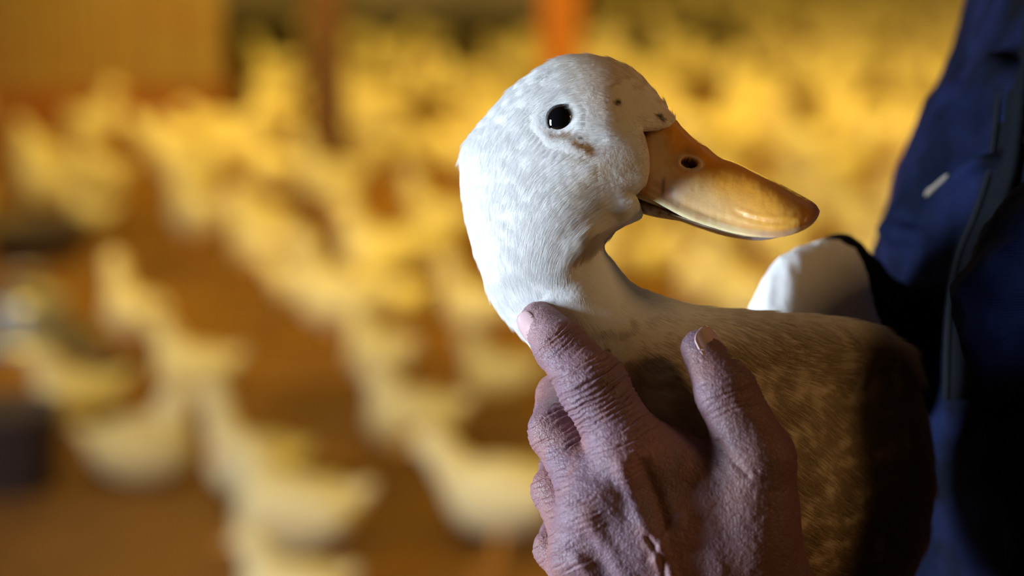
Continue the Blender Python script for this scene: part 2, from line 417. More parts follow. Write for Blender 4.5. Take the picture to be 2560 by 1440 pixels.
# ------------------------------------------------------------------ feeder and tubs
def lathe(profile, c, n=32):
    V = []; Fc = []
    for r, z in profile:
        for k in range(n): V.append((c[0]+r*math.cos(2*PI*k/n), c[1]+r*math.sin(2*PI*k/n), c[2]+z))
    for i in range(len(profile)-1):
        for k in range(n): Fc.append([i*n+k, i*n+(k+1) % n, (i+1)*n+(k+1) % n, (i+1)*n+k])
    return np.array(V), Fc
q = floor_pt(70, 870)
t = empty('poultry_feeder', (q[0], q[1], 0), 'galvanised round feeder with a shallow pan at the left edge', 'feeder')
link_mesh('pan', *lathe([(0, .004), (.20, .004), (.21, .05), (.205, .05), (.195, .012), (0, .012)], (q[0], q[1], 0)), M['galv'], t)
link_mesh('hopper', *lathe([(.12, .03), (.12, .14), (.115, .16), (.03, .19), (0, .19)], (q[0], q[1], 0)), M['galv'], t)
link_mesh('handle', *tube([(q[0]-.05, q[1], .17), (q[0]-.04, q[1], .24), (q[0]+.04, q[1], .24), (q[0]+.05, q[1], .17)], .006, 8), M['galv'], t)
for px, py, r, h, lb in ((30, 1215, .12, .2, 'dark rubber bucket on the litter at the left edge near the bottom'), (95, 640, .19, .13, 'low dark tub at the left edge below the leftmost pale duck'), (255, 965, .07, .09, 'small dark bowl beside the galvanised feeder')):
    q = floor_pt(px, py)
    t = empty('bucket', (q[0], q[1], 0), lb, 'bucket')
    link_mesh('tub', *lathe([(0, 0), (r*.85, 0), (r, h), (r*1.05, h), (r*1.05, h-.01), (r*1.0, h-.012), (r*.94, h-.01), (r*.8, .01), (0, .01)], (q[0], q[1], 0.001)), M['darkmetal'], t)
    a = np.linspace(0, PI, 13)
    link_mesh('handle', *tube([(q[0]+r*1.02*math.cos(v), q[1]-r*.9*math.sin(v), h-.02+.01*math.sin(v)) for v in a], .004, 6), M['darkmetal'], t)

# ------------------------------------------------------------------ inflated silhouettes
def poly_sd(poly, U, Vv):
    """signed distance to a closed polygon, negative inside"""
    P = np.asarray(poly, float); d = np.full(U.shape, 1e18); inside = np.zeros(U.shape, bool)
    for a, b in zip(P, np.roll(P, -1, 0)):
        e = b-a; wx, wy = U-a[0], Vv-a[1]
        t = np.clip((wx*e[0]+wy*e[1])/(e@e+1e-9), 0, 1)
        d = np.minimum(d, (wx-t*e[0])**2+(wy-t*e[1])**2)
        c = (a[1] > Vv) != (b[1] > Vv)
        with np.errstate(divide='ignore', invalid='ignore'):
            xi = (b[0]-a[0])*(Vv-a[1])/(b[1]-a[1]+1e-12)+a[0]
        inside ^= c & (U < xi)
    return np.where(inside, -1, 1)*np.sqrt(d)
def inflate(poly, step, pad=24, kout=260.):
    """h with laplace h = -2 inside, falling linearly outside: half thickness is sqrt(h)"""
    P = np.asarray(poly, float); lo = P.min(0)-pad; hi = P.max(0)+pad
    us = np.arange(lo[0], hi[0], step); vs = np.arange(lo[1], hi[1], step)
    h = None
    for m in (8, 4, 2, 1):
        st = step*m; u = np.arange(lo[0], hi[0]+st, st); v = np.arange(lo[1], hi[1]+st, st)
        U, Vv = np.meshgrid(u, v, indexing='ij'); sd = poly_sd(P, U, Vv); ins = sd < 0
        if h is None: g = np.zeros(U.shape)
        else:
            fi = np.clip((u-hu[0])/(hu[1]-hu[0]), 0, len(hu)-1.001); fj = np.clip((v-hv[0])/(hv[1]-hv[0]), 0, len(hv)-1.001)
            i, j = fi.astype(int), fj.astype(int); a, b = (fi-i)[:, None], (fj-j)[None, :]
            g = (h[i][:, j]*(1-a)*(1-b)+h[i+1][:, j]*a*(1-b)+h[i][:, j+1]*(1-a)*b+h[i+1][:, j+1]*a*b)
        g = np.where(ins, np.maximum(g, 0), 0)
        red = ((np.arange(len(u))[:, None]+np.arange(len(v))[None, :]) % 2 == 0)
        for it in range({8: 400, 4: 250, 2: 160, 1: 100}[m]):
            for col in (red, ~red):
                s = np.zeros_like(g); s[1:-1, 1:-1] = .25*(g[2:, 1:-1]+g[:-2, 1:-1]+g[1:-1, 2:]+g[1:-1, :-2]+2*st*st)
                g = np.where(ins & col, g+1.6*(s-g), g)
        h, hu, hv = g, u, v
    h = np.where(ins, np.maximum(h, 0), -kout*np.abs(sd)*.5)
    return hu, hv, h
def sample2(hu, hv, h, U, Vv):
    fi = np.clip((U-hu[0])/(hu[1]-hu[0]), 0, len(hu)-1.001); fj = np.clip((Vv-hv[0])/(hv[1]-hv[0]), 0, len(hv)-1.001)
    i, j = fi.astype(int), fj.astype(int); a, b = fi-i, fj-j
    return h[i, j]*(1-a)*(1-b)+h[i+1, j]*a*(1-b)+h[i, j+1]*(1-a)*b+h[i+1, j+1]*a*b
def to_u(X): return X/SPX+1280
def to_v(Y): return 720-Y/SPX

# ------------------------------------------------------------------ the held duck
OUT = [(1440,136),(1400,143),(1360,162),(1320,188),(1285,215),(1250,250),(1215,290),(1185,325),(1165,350),(1152,385),(1150,430),(1155,490),(1165,550),(1180,610),
 (1193,650),(1205,680),(1215,720),(1235,760),(1262,795),(1290,825),(1320,858),(1352,900),(1392,960),(1425,1040),(1440,1100),(1430,1200),(1425,1300),(1440,1440),
 (1480,1560),(1600,1680),(1800,1760),(2020,1770),(2200,1700),(2330,1560),(2400,1400),(2420,1240),(2400,1080),(2365,950),(2300,868),(2200,818),(2100,798),(2000,786),
 (1900,779),(1800,773),(1740,765),(1690,753),(1650,738),(1600,720),(1570,700),(1545,670),(1528,640),(1518,610),(1530,590),(1550,572),(1580,556),(1600,548),
 (1606,540),(1596,520),(1585,503),(1574,491),(1590,482),(1607,462),(1614,430),(1614,400),(1607,360),(1599,334),(1640,330),(1668,324),(1690,308),(1688,292),
 (1665,262),(1640,232),(1610,196),(1580,171),(1540,151),(1490,140)]
i0 = OUT.index((1580,556)); i1 = OUT.index((1688,292))
EXT = OUT[:i0+1]+[(1650,568),(1735,552),(1785,470),(1765,390),(1715,325)]+OUT[i1:]
hu, hv, hh = inflate(EXT, 4)
def duck_T2(U, Vv):
    """squared half thickness in px^2 of the duck around its midplane"""
    h = sample2(hu, hv, hh, U, Vv)
    body = sstep(700, 1000, Vv)*sstep(1400, 1700, U)
    k = 1.0+.35*body
    head = np.exp(-(((U-1430)/230)**2+((Vv-370)/210)**2))
    k = k*(1+.12*head)*(1-.30*sstep(1500, 1650, U)*(1-sstep(320, 400, Vv)))
    return h*k
def head_mid(U, Vv): return -.34*SPX*70*np.logaddexp(0, (U-1330)/70)*(1-sstep(560, 760, Vv))
def place(P, mid):            # keep the turned head where it is seen
    P = P.copy(); k = (D*1000+mid)/(D*1000); P[:, 0] *= k; P[:, 1] *= k; return P
def duck_mid(U, Vv):             # midplane leans away towards the tail (mm)
    return 72*sstep(1420, 2450, U)*sstep(700, 1000, Vv) + head_mid(U, Vv)
def fduck(X, Y, Z):
    U, Vv = to_u(X)+0*Y, to_v(Y)+0*X
    U2, V2 = np.broadcast_arrays(U, Vv)
    T2 = duck_T2(U2[:, :, 0], V2[:, :, 0])[:, :, None]*SPX**2
    mid = duck_mid(U2[:, :, 0], V2[:, :, 0])[:, :, None]
    wz = Z-mid
    g = (wz*wz-T2)
    d = g/(np.sqrt(np.maximum(T2, 0)+wz*wz)+4.0)
    cut = (poly_sd(OUT, U2[:, :, 0], V2[:, :, 0])*SPX)[:, :, None]          # the face ends in a step at the bill
    near = (U2[:, :, 0] > 1540) & (V2[:, :, 0] > 270) & (V2[:, :, 0] < 580)
    cut = np.where(near[:, :, None], cut, -50.)+0*Z
    return -smin(-d, -cut, 4.0)
V, Q = mesh_sdf(fduck, (mm(1120, 0)[0], mm(0, 1800)[1], -85), (mm(2460, 0)[0], mm(0, 110)[1], 150), .95)
V0 = V.copy(); Nn = outward(V, Q)
Uv, Vvv = to_u(V[:, 0]), to_v(V[:, 1])
def surf_w(u, v):                # near surface depth (mm)
    return float(duck_mid(np.array(u*1.), np.array(v*1.))-np.sqrt(max(duck_T2(np.array([u*1.]), np.array([v*1.]))[0], 0))*SPX)
# shape details along the normals (at the place where they are seen)
_VP = place(V, head_mid(Uv, Vvv)); _k = (D*1000+_VP[:, 2])/F; U0, W0 = Uv, Vvv; Uv = _VP[:, 0]/_k+1280; Vvv = 720-_VP[:, 1]/_k
EU, EV = 1402, 299
de = np.hypot(Uv-EU, (Vvv-EV))
disp = -1.1*np.exp(-(de/46)**2) + .35*np.exp(-((de-62)/22)**2)
disp += 1.0*np.exp(-(((Uv-1500)/120)**2+((Vvv-430)/100)**2))          # cheek pad
disp -= 1.0*np.exp(-(((Uv-1478)/60)**2+((Vvv-352)/20)**2))*1.0     # tear groove
disp += .9*np.exp(-(((Uv-1470)/80)**2+((Vvv-235)/35)**2))           # brow
# throat tuft overhang below the cheek, dark fold behind
fold = (Vvv-(600+.62*(1500-Uv)))
disp += 1.8*np.exp(-(fold+30)**2/900.)*sstep(1400, 1470, Uv)*(1-sstep(1560, 1600, Uv))
disp -= 1.6*np.exp(-(fold-30)**2/1200.)*sstep(1410, 1470, Uv)*(1-sstep(1540, 1580, Uv))
hd = 1-sstep(600, 1000, Vvv)
disp += hd*.16*fbm(V, 12, 3) + .05*fbm(V, 3, 11)
disp += (1-hd)*.35*fbm(V*np.array([.45, 1.2, 1]), 11, 20)
disp += (Uv > 1650)*(Vvv > 850)*.35*np.maximum(0, np.sin((Vvv+.10*Uv)/26+2.5*vnoise(V, 30, 31)))*np.abs(vnoise(V, 12, 33))*1.4
V = V+Nn*disp[:, None]
def duck_color(u, v, P):
    c = np.tile(np.array([.90, .89, .88]), (len(u), 1))
    def mixc(col, f):
        nonlocal c; f = np.clip(f, 0, 1)[:, None]; c = c*(1-f)+np.array(col)*f
    n1 = fbm(P, 5, 41); n2 = fbm(P, 14, 45); n3 = fbm(P, 1.6, 48)
    mixc((.90, .76, .62), .75*sstep(1400, 1560, u+.35*(260-v))*(1-sstep(250, 345, v-.12*(u-1500)))*sstep(-.9, -.2, n2+1))     # light tan forehead, its warm shade past the terminator painted in
    mixc((.66, .54, .38), .8*np.exp(-(((u-1540)/90)**2+((v-440)/70)**2))*(.65+.9*n1))
    mixc((.34, .17, .06), 1.5*np.exp(-(((u-1460)/36)**2+((v-368-.5*(u-1462))/17)**2))*(.7+.7*n3))
    mixc((.32, .20, .11), 1.1*np.exp(-(((u-1405)/40)**2+((v-338)/11)**2))*(.6+.8*n3))
    mixc((.55, .42, .24), .55*np.exp(-(((v-(600+.62*(1500-u)))/35)**2))*sstep(1400, 1470, u)*(1-sstep(1540, 1580, u)))  # shade under the throat tuft painted into the fold
    mixc((.14, .10, .07), .8*(np.hypot(u-1440, v-345) < 0))
    for a, b, r in ((1544, 258, 7), (1372, 182, 4), (1366, 192, 3), (1650, 290, 6), (1660, 300, 5), (1520, 876, 5), (1450, 345, 5)):
        mixc((.10, .08, .05), 1-sstep(r*.6, r*1.5, np.hypot((u-a)*.8, v-b)))
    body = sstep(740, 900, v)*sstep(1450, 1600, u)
    mixc((.50, .36, .19), .75*body)  # body's shade painted in as darker, browner plumage
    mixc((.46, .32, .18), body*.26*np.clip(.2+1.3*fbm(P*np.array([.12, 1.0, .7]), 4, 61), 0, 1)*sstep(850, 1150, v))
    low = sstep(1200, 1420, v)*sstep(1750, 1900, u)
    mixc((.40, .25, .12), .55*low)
    # face skin line against the bill
    edge = (1-sstep(3, 20, np.abs(u-(1626-.0022*(v-415)**2))))*sstep(320, 350, v)*(1-sstep(470, 490, v))
    mixc((.55, .30, .22), .4*edge)
    return np.clip(c, 0, 1)
croot = to_world(mm(1900, 1500, 20))
duck = empty('duck', croot, 'white duck with an orange bill held in the person\'s hand, in sharp focus', 'duck')
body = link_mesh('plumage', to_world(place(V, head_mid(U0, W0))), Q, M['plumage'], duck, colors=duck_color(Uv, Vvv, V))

# feather strands (fine barbs lying along the plumage)
FLOW = [((1600, 250), (-.75, -.65)), ((1450, 150), (-1, .12)), ((1300, 220), (-.75, .65)), ((1190, 350), (-.3, 1)), ((1160, 520), (.1, 1)), ((1600, 400), (-1, .25)), ((1500, 300), (-1, -.15)),
 ((1400, 400), (-.85, .5)), ((1500, 500), (-.8, .6)), ((1300, 450), (-.5, .85)), ((1580, 520), (-.9, .25)), ((1350, 600), (-.35, 1)), ((1450, 580), (-.75, .7)), ((1220, 700), (.3, 1)), ((1330, 760), (.4, 1)),
 ((1480, 700), (.3, 1)), ((1560, 740), (.8, .6)), ((1450, 850), (.6, .8)), ((1700, 800), (1, .3)), ((2000, 850), (1, .12)), ((1800, 1100), (1, .35)), ((2200, 1100), (1, .25)), ((2100, 1400), (1, .35)), ((1500, 1100), (.6, .8))]
def flow(u, v):
    fx = np.zeros(len(u)); fy = np.zeros(len(u))
    for (a, b), (dx, dy) in FLOW:
        wgt = 1/((u-a)**2+(v-b)**2+1500)**1.5; l = math.hypot(dx, dy); fx += wgt*dx/l; fy += wgt*dy/l
    l = np.hypot(fx, fy); return fx/l, fy/l
def strands(name, count, sel, lenf, rad, parent, lift=.16, seed=5, spread=.07, n=5, clump=None):
    R = np.random.default_rng(seed)
    idx = np.nonzero(sel)[0]; pick = idx[R.integers(0, len(idx), count)]
    P = V[pick]+R.normal(0, .4, (count, 3)); N = Nn[pick]; P = P-N*((P-V[pick])*N).sum(1, keepdims=True)
    u, v = Uv[pick], Vvv[pick]; fx, fy = flow(u, v)
    dv = np.stack([fx, -fy, np.zeros(count)], 1)
    dv += spread*np.stack([vnoise(P, 3.5, seed+1), vnoise(P, 3.5, seed+2), vnoise(P, 3.5, seed+3)], 1)+R.normal(0, .07, (count, 3))
    dv -= N*(dv*N).sum(1, keepdims=True); dv /= np.linalg.norm(dv, axis=1, keepdims=True)+1e-9
    L = lenf(u, v)*R.uniform(.6, 1.25, count)
    t = np.linspace(0, 1, n)
    pts = P[:, None, :]+dv[:, None, :]*(L[:, None]*t[None, :])[:, :, None]+N[:, None, :]*(L[:, None]*(lift*(t-.75*t*t)[None, :])-.07)[:, :, None]
    # follow the curvature of the plumage: pull back the far end
    Wp = to_world(place(pts.reshape(-1, 3), np.repeat(head_mid(to_u(V0[pick, 0]), to_v(V0[pick, 1])), n)))-np.array(parent['_w'])
    hc = bpy.data.hair_curves.new(name); hc.add_curves([n]*count)
    hc.attributes['position'].data.foreach_set('vector', Wp.astype(np.float32).ravel())
    rr = hc.attributes.new('radius', 'FLOAT', 'POINT') if 'radius' not in hc.attributes else hc.attributes['radius']
    rr.data.foreach_set('value', (np.tile(rad*(1-.85*t), count)/1000).astype(np.float32))
    ca = hc.attributes.new('albedo', 'FLOAT_COLOR', 'CURVE')
    cc = duck_color(u, v, P)*R.uniform(1.0, 1.12, (count, 1)); dk = R.random(count) < .008
    cc[dk] *= .3
    ca.data.foreach_set('color', np.hstack([np.clip(cc, 0, .95), np.ones((count, 1))]).astype(np.float32).ravel())
    hc.materials.append(M['strand'])
    o = bpy.data.objects.new(name, hc); COL.objects.link(o); o.parent = parent; o['kind'] = 'stuff'; return o
near_side = Nn[:, 2] < .35
eyehole = np.hypot(Uv-EU-3, Vvv-EV-3) < 34
headsel = near_side & (Vvv < 900) & (Uv < 1720) & ~eyehole & (V[:, 2] < 12) & ~((Uv > 1572) & (Vvv > 515))
nface = lambda u, v: (.35+.65*sstep(34, 75, np.hypot(u-EU-3, v-EV-3)))*(1.1+2.4*sstep(0, 190, np.hypot(u-1620, v-400)) + 1.2*sstep(500, 800, v))
smooth_fore = lambda u, v: np.where((u > 1430) & (v < 330-.0*(u)) & (u-1430 > (v-140)*.55), .8, 1.0)
strands('head_feathers', 125000, headsel, lambda u, v: 1.35*nface(u, v)*smooth_fore(u, v), .032, duck, lift=.05, seed=5)
bodysel = near_side & (Vvv > 740) & (Uv > 1350) & (V[:, 2] < 70) & (Vvv < 1560)
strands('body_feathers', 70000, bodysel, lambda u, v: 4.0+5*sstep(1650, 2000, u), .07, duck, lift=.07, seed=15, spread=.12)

# eye
ew = surf_w(EU, EV)
for _ in range(4):
    _k = (D*1000+ew)/(D*1000+float(head_mid(EU*1., EV*1.))); E0 = (1280+(EU-1280)*_k, 720+(EV-720)*_k); ew = surf_w(*E0)
for side in (1, -1):
    c = mm(EU, EV, ew+5.2)+np.array([.6, -.6, 0])
    if side == -1: c[2] = 2*float(duck_mid(E0[0]*1., E0[1]*1.))-(ew+5.2)
    th = np.linspace(0, PI, 25); ph = np.linspace(0, 2*PI, 41)[:-1]
    R_ = 6.25
    Ve = [c+R_*np.array([math.sin(a)*math.cos(b), math.sin(a)*math.sin(b), -side*math.cos(a)]) for a in th for b in ph]
    Fe = [[i*40+k, i*40+(k+1) % 40, (i+1)*40+(k+1) % 40, (i+1)*40+k] for i in range(24) for k in range(40)]
    e = link_mesh('eye', to_world(np.array(Ve)), np.array(Fe), M['eye'], duck)
    # eyelid ring
    Rr = 5.15; ang = np.linspace(0, 2*PI, 61)[:-1]; Vl = []; Fl = []
    for i, a in enumerate(ang):
        rr = Rr*(1+.05*math.cos(a-.3)+.03*math.cos(2*a))
        for k in range(10):
            b = 2*PI*k/10; r2 = rr+.62*math.cos(b)
            Vl.append(c+np.array([r2*math.cos(a)*1.02, r2*math.sin(a), side*(-3.55+.62*math.sin(b))]))
        for k in range(10): Fl.append([i*10+k, i*10+(k+1) % 10, ((i+1) % 60)*10+(k+1) % 10, ((i+1) % 60)*10+k])
    l = link_mesh('eyelid', to_world(np.array(Vl)), np.array(Fl), M['lid'], duck)
    l['label'] = 'grey eyelid ring'

# bill
TOP = [(1585,300),(1640,290),(1684,296),(1705,318),(1730,342),(1762,364),(1795,390),(1850,412),(1905,438),(1960,467),(2010,494),(2036,511),(2047,526)]
BOT = [(1530,455),(1560,478),(1590,488),(1620,503),(1660,525),(1700,546),(1760,568),(1820,586),(1880,596),(1935,596),(1985,582),(2022,560),(2043,540)]
HW  = [10, 14.5, 16.3, 16.4, 16, 16, 16.3, 17.5, 20, 21.5, 20, 13.5, 5]
NS, NP = 260, 96
tt = catmull(TOP, NS); bb = catmull(BOT, NS); ww = catmull(np.array(HW)[:, None], NS)[:, 0]
phs = np.linspace(0, PI, NP)     # over the top from the near rim to the far rim
Vb = []; cu = []; cl = []
sN = np.linspace(0, 1, NS)
for i in range(NS):
    lat = -np.cos(phs); lat = np.sign(lat)*np.abs(lat)**.85
    ver = np.sin(phs)**(.80+.25*sN[i])
    p = bb[i][None, :]+(tt[i]-bb[i])[None, :]*ver[:, None]
    x = (p[:, 0]-1280)*SPX; y = -(p[:, 1]-720)*SPX; z = ww[i]*lat
    # lip: rolled pale rim with a groove above
    f = ver; lip = np.exp(-(f/.07)**2)*.55-.45*np.exp(-((f-.15)/.05)**2)*(1-sN[i])**.3
    z = z+np.sign(lat)*lip*sstep(0, .12, sN[i])*(1-sstep(.9, 1, sN[i]))
    Vb.append(np.stack([x, y, z], 1))
Vb = np.array(Vb)
# underside
under = []
for i in range(NS):
    a, b = Vb[i, -1], Vb[i, 0]
    k = np.linspace(0, 1, 18)[1:-1, None]; q_ = a*(1-k)+b*k; q_[:, 1] += 1.6*np.sin(k[:, 0]*PI)*sstep(0, .2, sN[i])*(1-sN[i])
    under.append(q_)
G = np.concatenate([Vb, np.array(under)], 1); n2 = G.shape[1]
Vb = G.reshape(-1, 3)
Fb = np.array([[i*n2+k, i*n2+(k+1) % n2, (i+1)*n2+(k+1) % n2, (i+1)*n2+k] for i in range(NS-1) for k in range(n2)])
ub, vb = to_u(Vb[:, 0]), to_v(Vb[:, 1])
Nb = outward(Vb, Fb); PB0 = Vb.copy()
# nostril recess
NU, NV = 1716, 412
ca_, sa_ = math.cos(.18), math.sin(.18)
du, dv_ = (ub-NU)*ca_+(vb-NV)*sa_, -(ub-NU)*sa_+(vb-NV)*ca_
side_m = np.abs(Vb[:, 2]) > 3
nr = np.hypot(du/21, dv_/12)
db = np.where(side_m, -2.6*(1-sstep(.55, 1.1, nr))+.45*np.exp(-((nr-1.35)/.3)**2), 0)
db += .10*fbm(Vb, 6, 71)+.05*fbm(Vb, 1.5, 75)
# curved crease near the tip
cr = vb-(560-.0026*(ub-1925)**2)
db -= .5*np.exp(-(cr/5)**2)*sstep(1810, 1850, ub)*(1-sstep(1950, 1980, ub))*side_m
db += .35*np.exp(-((cr+10)/7)**2)*sstep(1810, 1850, ub)*(1-sstep(1950, 1980, ub))*side_m
Vb = Vb+Nb*db[:, None]; Vb[:, 2] += -.34*SPX*(ub-1330); Vb = place(Vb, -.34*SPX*(ub-1330))
col = np.tile(np.array([.84, .41, .06]), (len(ub), 1))
def mixb(c, f):
    global col; f = np.clip(f, 0, 1)[:, None]; col = col*(1-f)+np.array(c)*f
ridge = vb-np.interp(ub, tt[:, 0], tt[:, 1])
botd = np.interp(ub, bb[:, 0], bb[:, 1])-vb
nb1 = fbm(Vb, 10, 81)
mixb((.86, .33, .02), .7*(1-sstep(20, 120, ridge))*(1-sstep(1850, 2000, ub)))
mixb((.86, .62, .34), .75*sstep(60, 150, ridge)*(1-sstep(1700, 1950, ub)))
mixb((.86, .66, .40), .9*(1-sstep(10, 40, np.abs(ub-1642-.15*(vb-400))))*sstep(325, 350, vb))
mixb((.80, .60, .52), .8*(1-sstep(0, 75, np.hypot(ub-1650, (vb-478)))))
mixb((.80, .68, .42), .85*(1-sstep(13, 22, botd))*(1-sstep(1800, 1950, ub)))
mixb((.30, .26, .14), .6*np.exp(-((botd-22)/5)**2)*(1-sstep(1700, 1850, ub)))
mixb((.40, .17, .04), .85*sstep(1930, 2030, ub+.6*(560-vb)+25*nb1))
mixb((.20, .08, .03), .9*sstep(1995, 2035, ub+14*nb1))
mixb((.42, .30, .28), .55*(1-sstep(8, 22, botd))*sstep(1840, 1900, ub))
mixb((.75, .66, .58), .7*np.exp(-((nr-1.45)/.35)**2)*side_m*(dv_ > -30))
mixb((.45, .24, .10), .6*np.exp(-((du+5)/26)**2-((dv_+30)/12)**2)*side_m)
mixb((.01, .006, .004), (1-sstep(.85, 1.1, nr))*side_m)
mixb((.25, .17, .20), .75*np.exp(-((ub-1650+.08*(vb-480))/5)**2)*sstep(442, 460, vb)*(1-sstep(485, 505, vb))*side_m)
mixb((.25, .17, .20), .6*np.exp(-(((ub-1669)/7)**2+((vb-480)/5)**2))*side_m)
mixb((.45, .14, .03), .75*(1-sstep(-6, 16, ub-1612-.0*(vb))))
billo = link_mesh('upper_bill', to_world(Vb), Fb, M['bill'], duck, colors=np.clip(col, 0, 1))
billo['label'] = 'orange upper bill with dark nostril and brown tip'
# lower mandible
TL = [(1545,475),(1580,490),(1605,500),(1640,514),(1680,530),(1730,550),(1800,572),(1870,582)]
BL = [(1550,520),(1590,528),(1612,536),(1640,543),(1670,548),(1705,553),(1760,569),(1862,592)]
WL = [7, 8.5, 9.5, 10.5, 11, 12, 14, 13]
a_ = catmull(TL, 80); b_ = catmull(BL, 80); w_ = catmull(np.array(WL)[:, None], 80)[:, 0]
Vm = []
for i in range(80):
    an = np.linspace(0, 2*PI, 33)[:-1]
    c_ = (a_[i]+b_[i])/2; h_ = (b_[i]-a_[i])/2
    p = c_[None, :]+h_[None, :]*np.sin(an)[:, None]
    Vm.append(np.stack([(p[:, 0]-1280)*SPX, -(p[:, 1]-720)*SPX, w_[i]*np.cos(an)], 1))
Vm = np.array(Vm).reshape(-1, 3)
Fm = np.array([[i*32+k, i*32+(k+1) % 32, (i+1)*32+(k+1) % 32, (i+1)*32+k] for i in range(79) for k in range(32)])
um, vm = to_u(Vm[:, 0]), to_v(Vm[:, 1]); Vm[:, 2] += -.34*SPX*(um-1330); Vm = place(Vm, -.34*SPX*(um-1330)); nm_ = fbm(Vm, 2.5, 91)
cm = np.tile(np.array([.55, .45, .38]), (len(um), 1)); f = np.clip(.3+1.3*nm_, 0, 1)[:, None]; cm = cm*(1-f)+np.array([.16, .12, .10])*f
f = (1-sstep(1585, 1610, um))[:, None]; cm = cm*(1-f)+np.array([.07, .05, .045])*f
lb_ = link_mesh('lower_bill', to_world(Vm), Fm, M['bill'], duck, colors=cm); lb_['label'] = 'greyish lower bill, mostly hidden'
# far wing raised behind the back
WING = [(1842,800),(1862,745),(1885,700),(1910,665),(1940,628),(1990,604),(2050,588),(2110,580),(2160,600),(2185,650),(2200,740),(2240,860),(2200,980),(2000,1000),(1860,930)]
wu, wv, wh = inflate(WING, 5, kout=120)
def fwing(X, Y, Z):
    U, Vv = to_u(X)+0*Y, to_v(Y)+0*X; U, Vv = np.broadcast_arrays(U, Vv)
    T2 = (sample2(wu, wv, wh, U[:, :, 0], Vv[:, :, 0])*.55)[:, :, None]*SPX**2
    wz = Z-(78+14*sstep(1850, 2200, U[:, :, 0])[:, :, None])
    return (wz*wz-T2)/(np.sqrt(np.maximum(T2, 0)+wz*wz)+3)
# scale the outline for its distance
Vw, Qw = mesh_sdf(fwing, (mm(1820, 0)[0], mm(0, 1020)[1], 30), (mm(2260, 0)[0], mm(0, 560)[1], 140), 1.4)
Nw = outward(Vw, Qw); Vw = Vw+Nw*(1.0*fbm(Vw*np.array([1, .5, 1]), 10, 95))[:, None]
cen = mm(2020, 780, 0); k_ = (D*1000+85)/(D*1000)
Vw[:, 0] = Vw[:, 0]+mm(2020, 780, 85)[0]-cen[0]; Vw[:, 1] = Vw[:, 1]+mm(2020, 780, 85)[1]-cen[1]
cw = np.tile(np.array([.84, .83, .82]), (len(Vw), 1))
wing = link_mesh('wing', to_world(Vw), Qw, M['plumage'], duck, colors=cw)

# ------------------------------------------------------------------ person: hand and forearm
pr = (0.42, 1.02, 0)
person = empty('person', pr, 'person in a dark navy work jacket holding the white duck against the chest', 'person')
def C3(t): return mm(t[0], t[1], t[2])
FING = {
 'index':  [(1588,1150,-50,92), (1482,965,-42,84), (1402,866,-32,67), (1350,803,-21,52)],
 'middle': [(1500,1265,-52,84), (1392,1078,-28,66), (1396,990,-4,54), (1440,930,18,46)],
 'ring':   [(1468,1380,-48,78), (1392,1225,-24,58), (1402,1165,10,50), (1440,1130,32,44)],
 'little': [(1470,1475,-40,66), (1388,1372,-18,50), (1396,1340,12,44), (1430,1300,32,40)],
 'thumb':  [(1880,1330,-52,108), (1895,1150,-56,92), (1815,980,-52,76), (1752,872,-46,50)],
}
HN = {k: [(C3(p), rmm(p[3], p[2])) for p in v] for k, v in FING.items()}
wrA, wrB = mm(1740, 1640, -38), mm(1950, 1590, -35)
elA = mm(2330, 2050, -35)
def fhand(X, Y, Z):
    d = None
    # metacarpals / palm
    for k, kk in (('index', 9), ('middle', 17), ('ring', 17), ('little', 17)):
        p, r = HN[k][0]; wr = wrA*.6+wrB*.4 if k in ('ring', 'little') else wrB*.6+wrA*.4
        c = cone_sd(X, Y, Z, p+np.array([0, 0, 2]), wr, r*.98, 17.5)
        d = c if d is None else smin(d, c, kk)
    d = smin(d, cone_sd(X, Y, Z, HN['thumb'][0][0], wrB, HN['thumb'][0][1], 17), 10)
    d = smin(d, cone_sd(X, Y, Z, mm(1650, 1150, -48), mm(1870, 1240, -50), 9.5, 12.5), 12)
    d = smin(d, cone_sd(X, Y, Z, mm(1515, 1235, -49), mm(1640, 1420, -47), 10.5, 13), 10)
    d = smin(d, cone_sd(X, Y, Z, mm(1640, 1320, -50), mm(1840, 1420, -48), 14, 15), 10)
    d = smin(d, cone_sd(X, Y, Z, wrA, elA, 20, 33), 8)
    d = smin(d, cone_sd(X, Y, Z, wrB, elA, 18, 33), 8)
    fg = None
    for k in ('index', 'middle', 'ring', 'little'):
        n = HN[k]; f_ = None
        for (a, ra), (b, rb) in zip(n, n[1:]):
            c = cone_sd(X, Y, Z, a, b, ra, rb)
            f_ = c if f_ is None else smin(f_, c, 2.5)
        # knuckle at the middle joint, slight waist between
        (a, ra), (b, rb) = n[0], n[1]
        f_ = smin(f_, np.sqrt((X-b[0])**2+(Y-b[1])**2+(Z-b[2]+1.2)**2)-rb*1.0, 3)
        fg = f_ if fg is None else smin(fg, f_, .9)
    d = smin(d, fg, 5)
    n = HN['thumb']; f_ = None
    for (a, ra), (b, rb) in zip(n, n[1:]):
        c = cone_sd(X, Y, Z, a, b, ra, rb); f_ = c if f_ is None else smin(f_, c, 3)
    d = smin(d, f_, 6)
    # knuckle heads
    for u, v, z, r in ((1560, 1150, -55, 70), (1462, 1285, -52, 60), (1436, 1395, -48, 54)):
        q_ = mm(u, v, z); d = smin(d, np.sqrt((X-q_[0])**2+(Y-q_[1])**2+(Z-q_[2])**2)-rmm(r, z), 5)
    return d
def fhand_chunk(X, Y, Z):
    return fhand(X, Y, Z)
lo = np.array([mm(1270, 0, -40)[0], mm(0, 1960, 0)[1], -95]); hi = np.array([mm(2560, 0, 0)[0], mm(0, 730, 0)[1], 45])
Vh, Qh = mesh_sdf(fhand_chunk, lo, hi, 1.1)
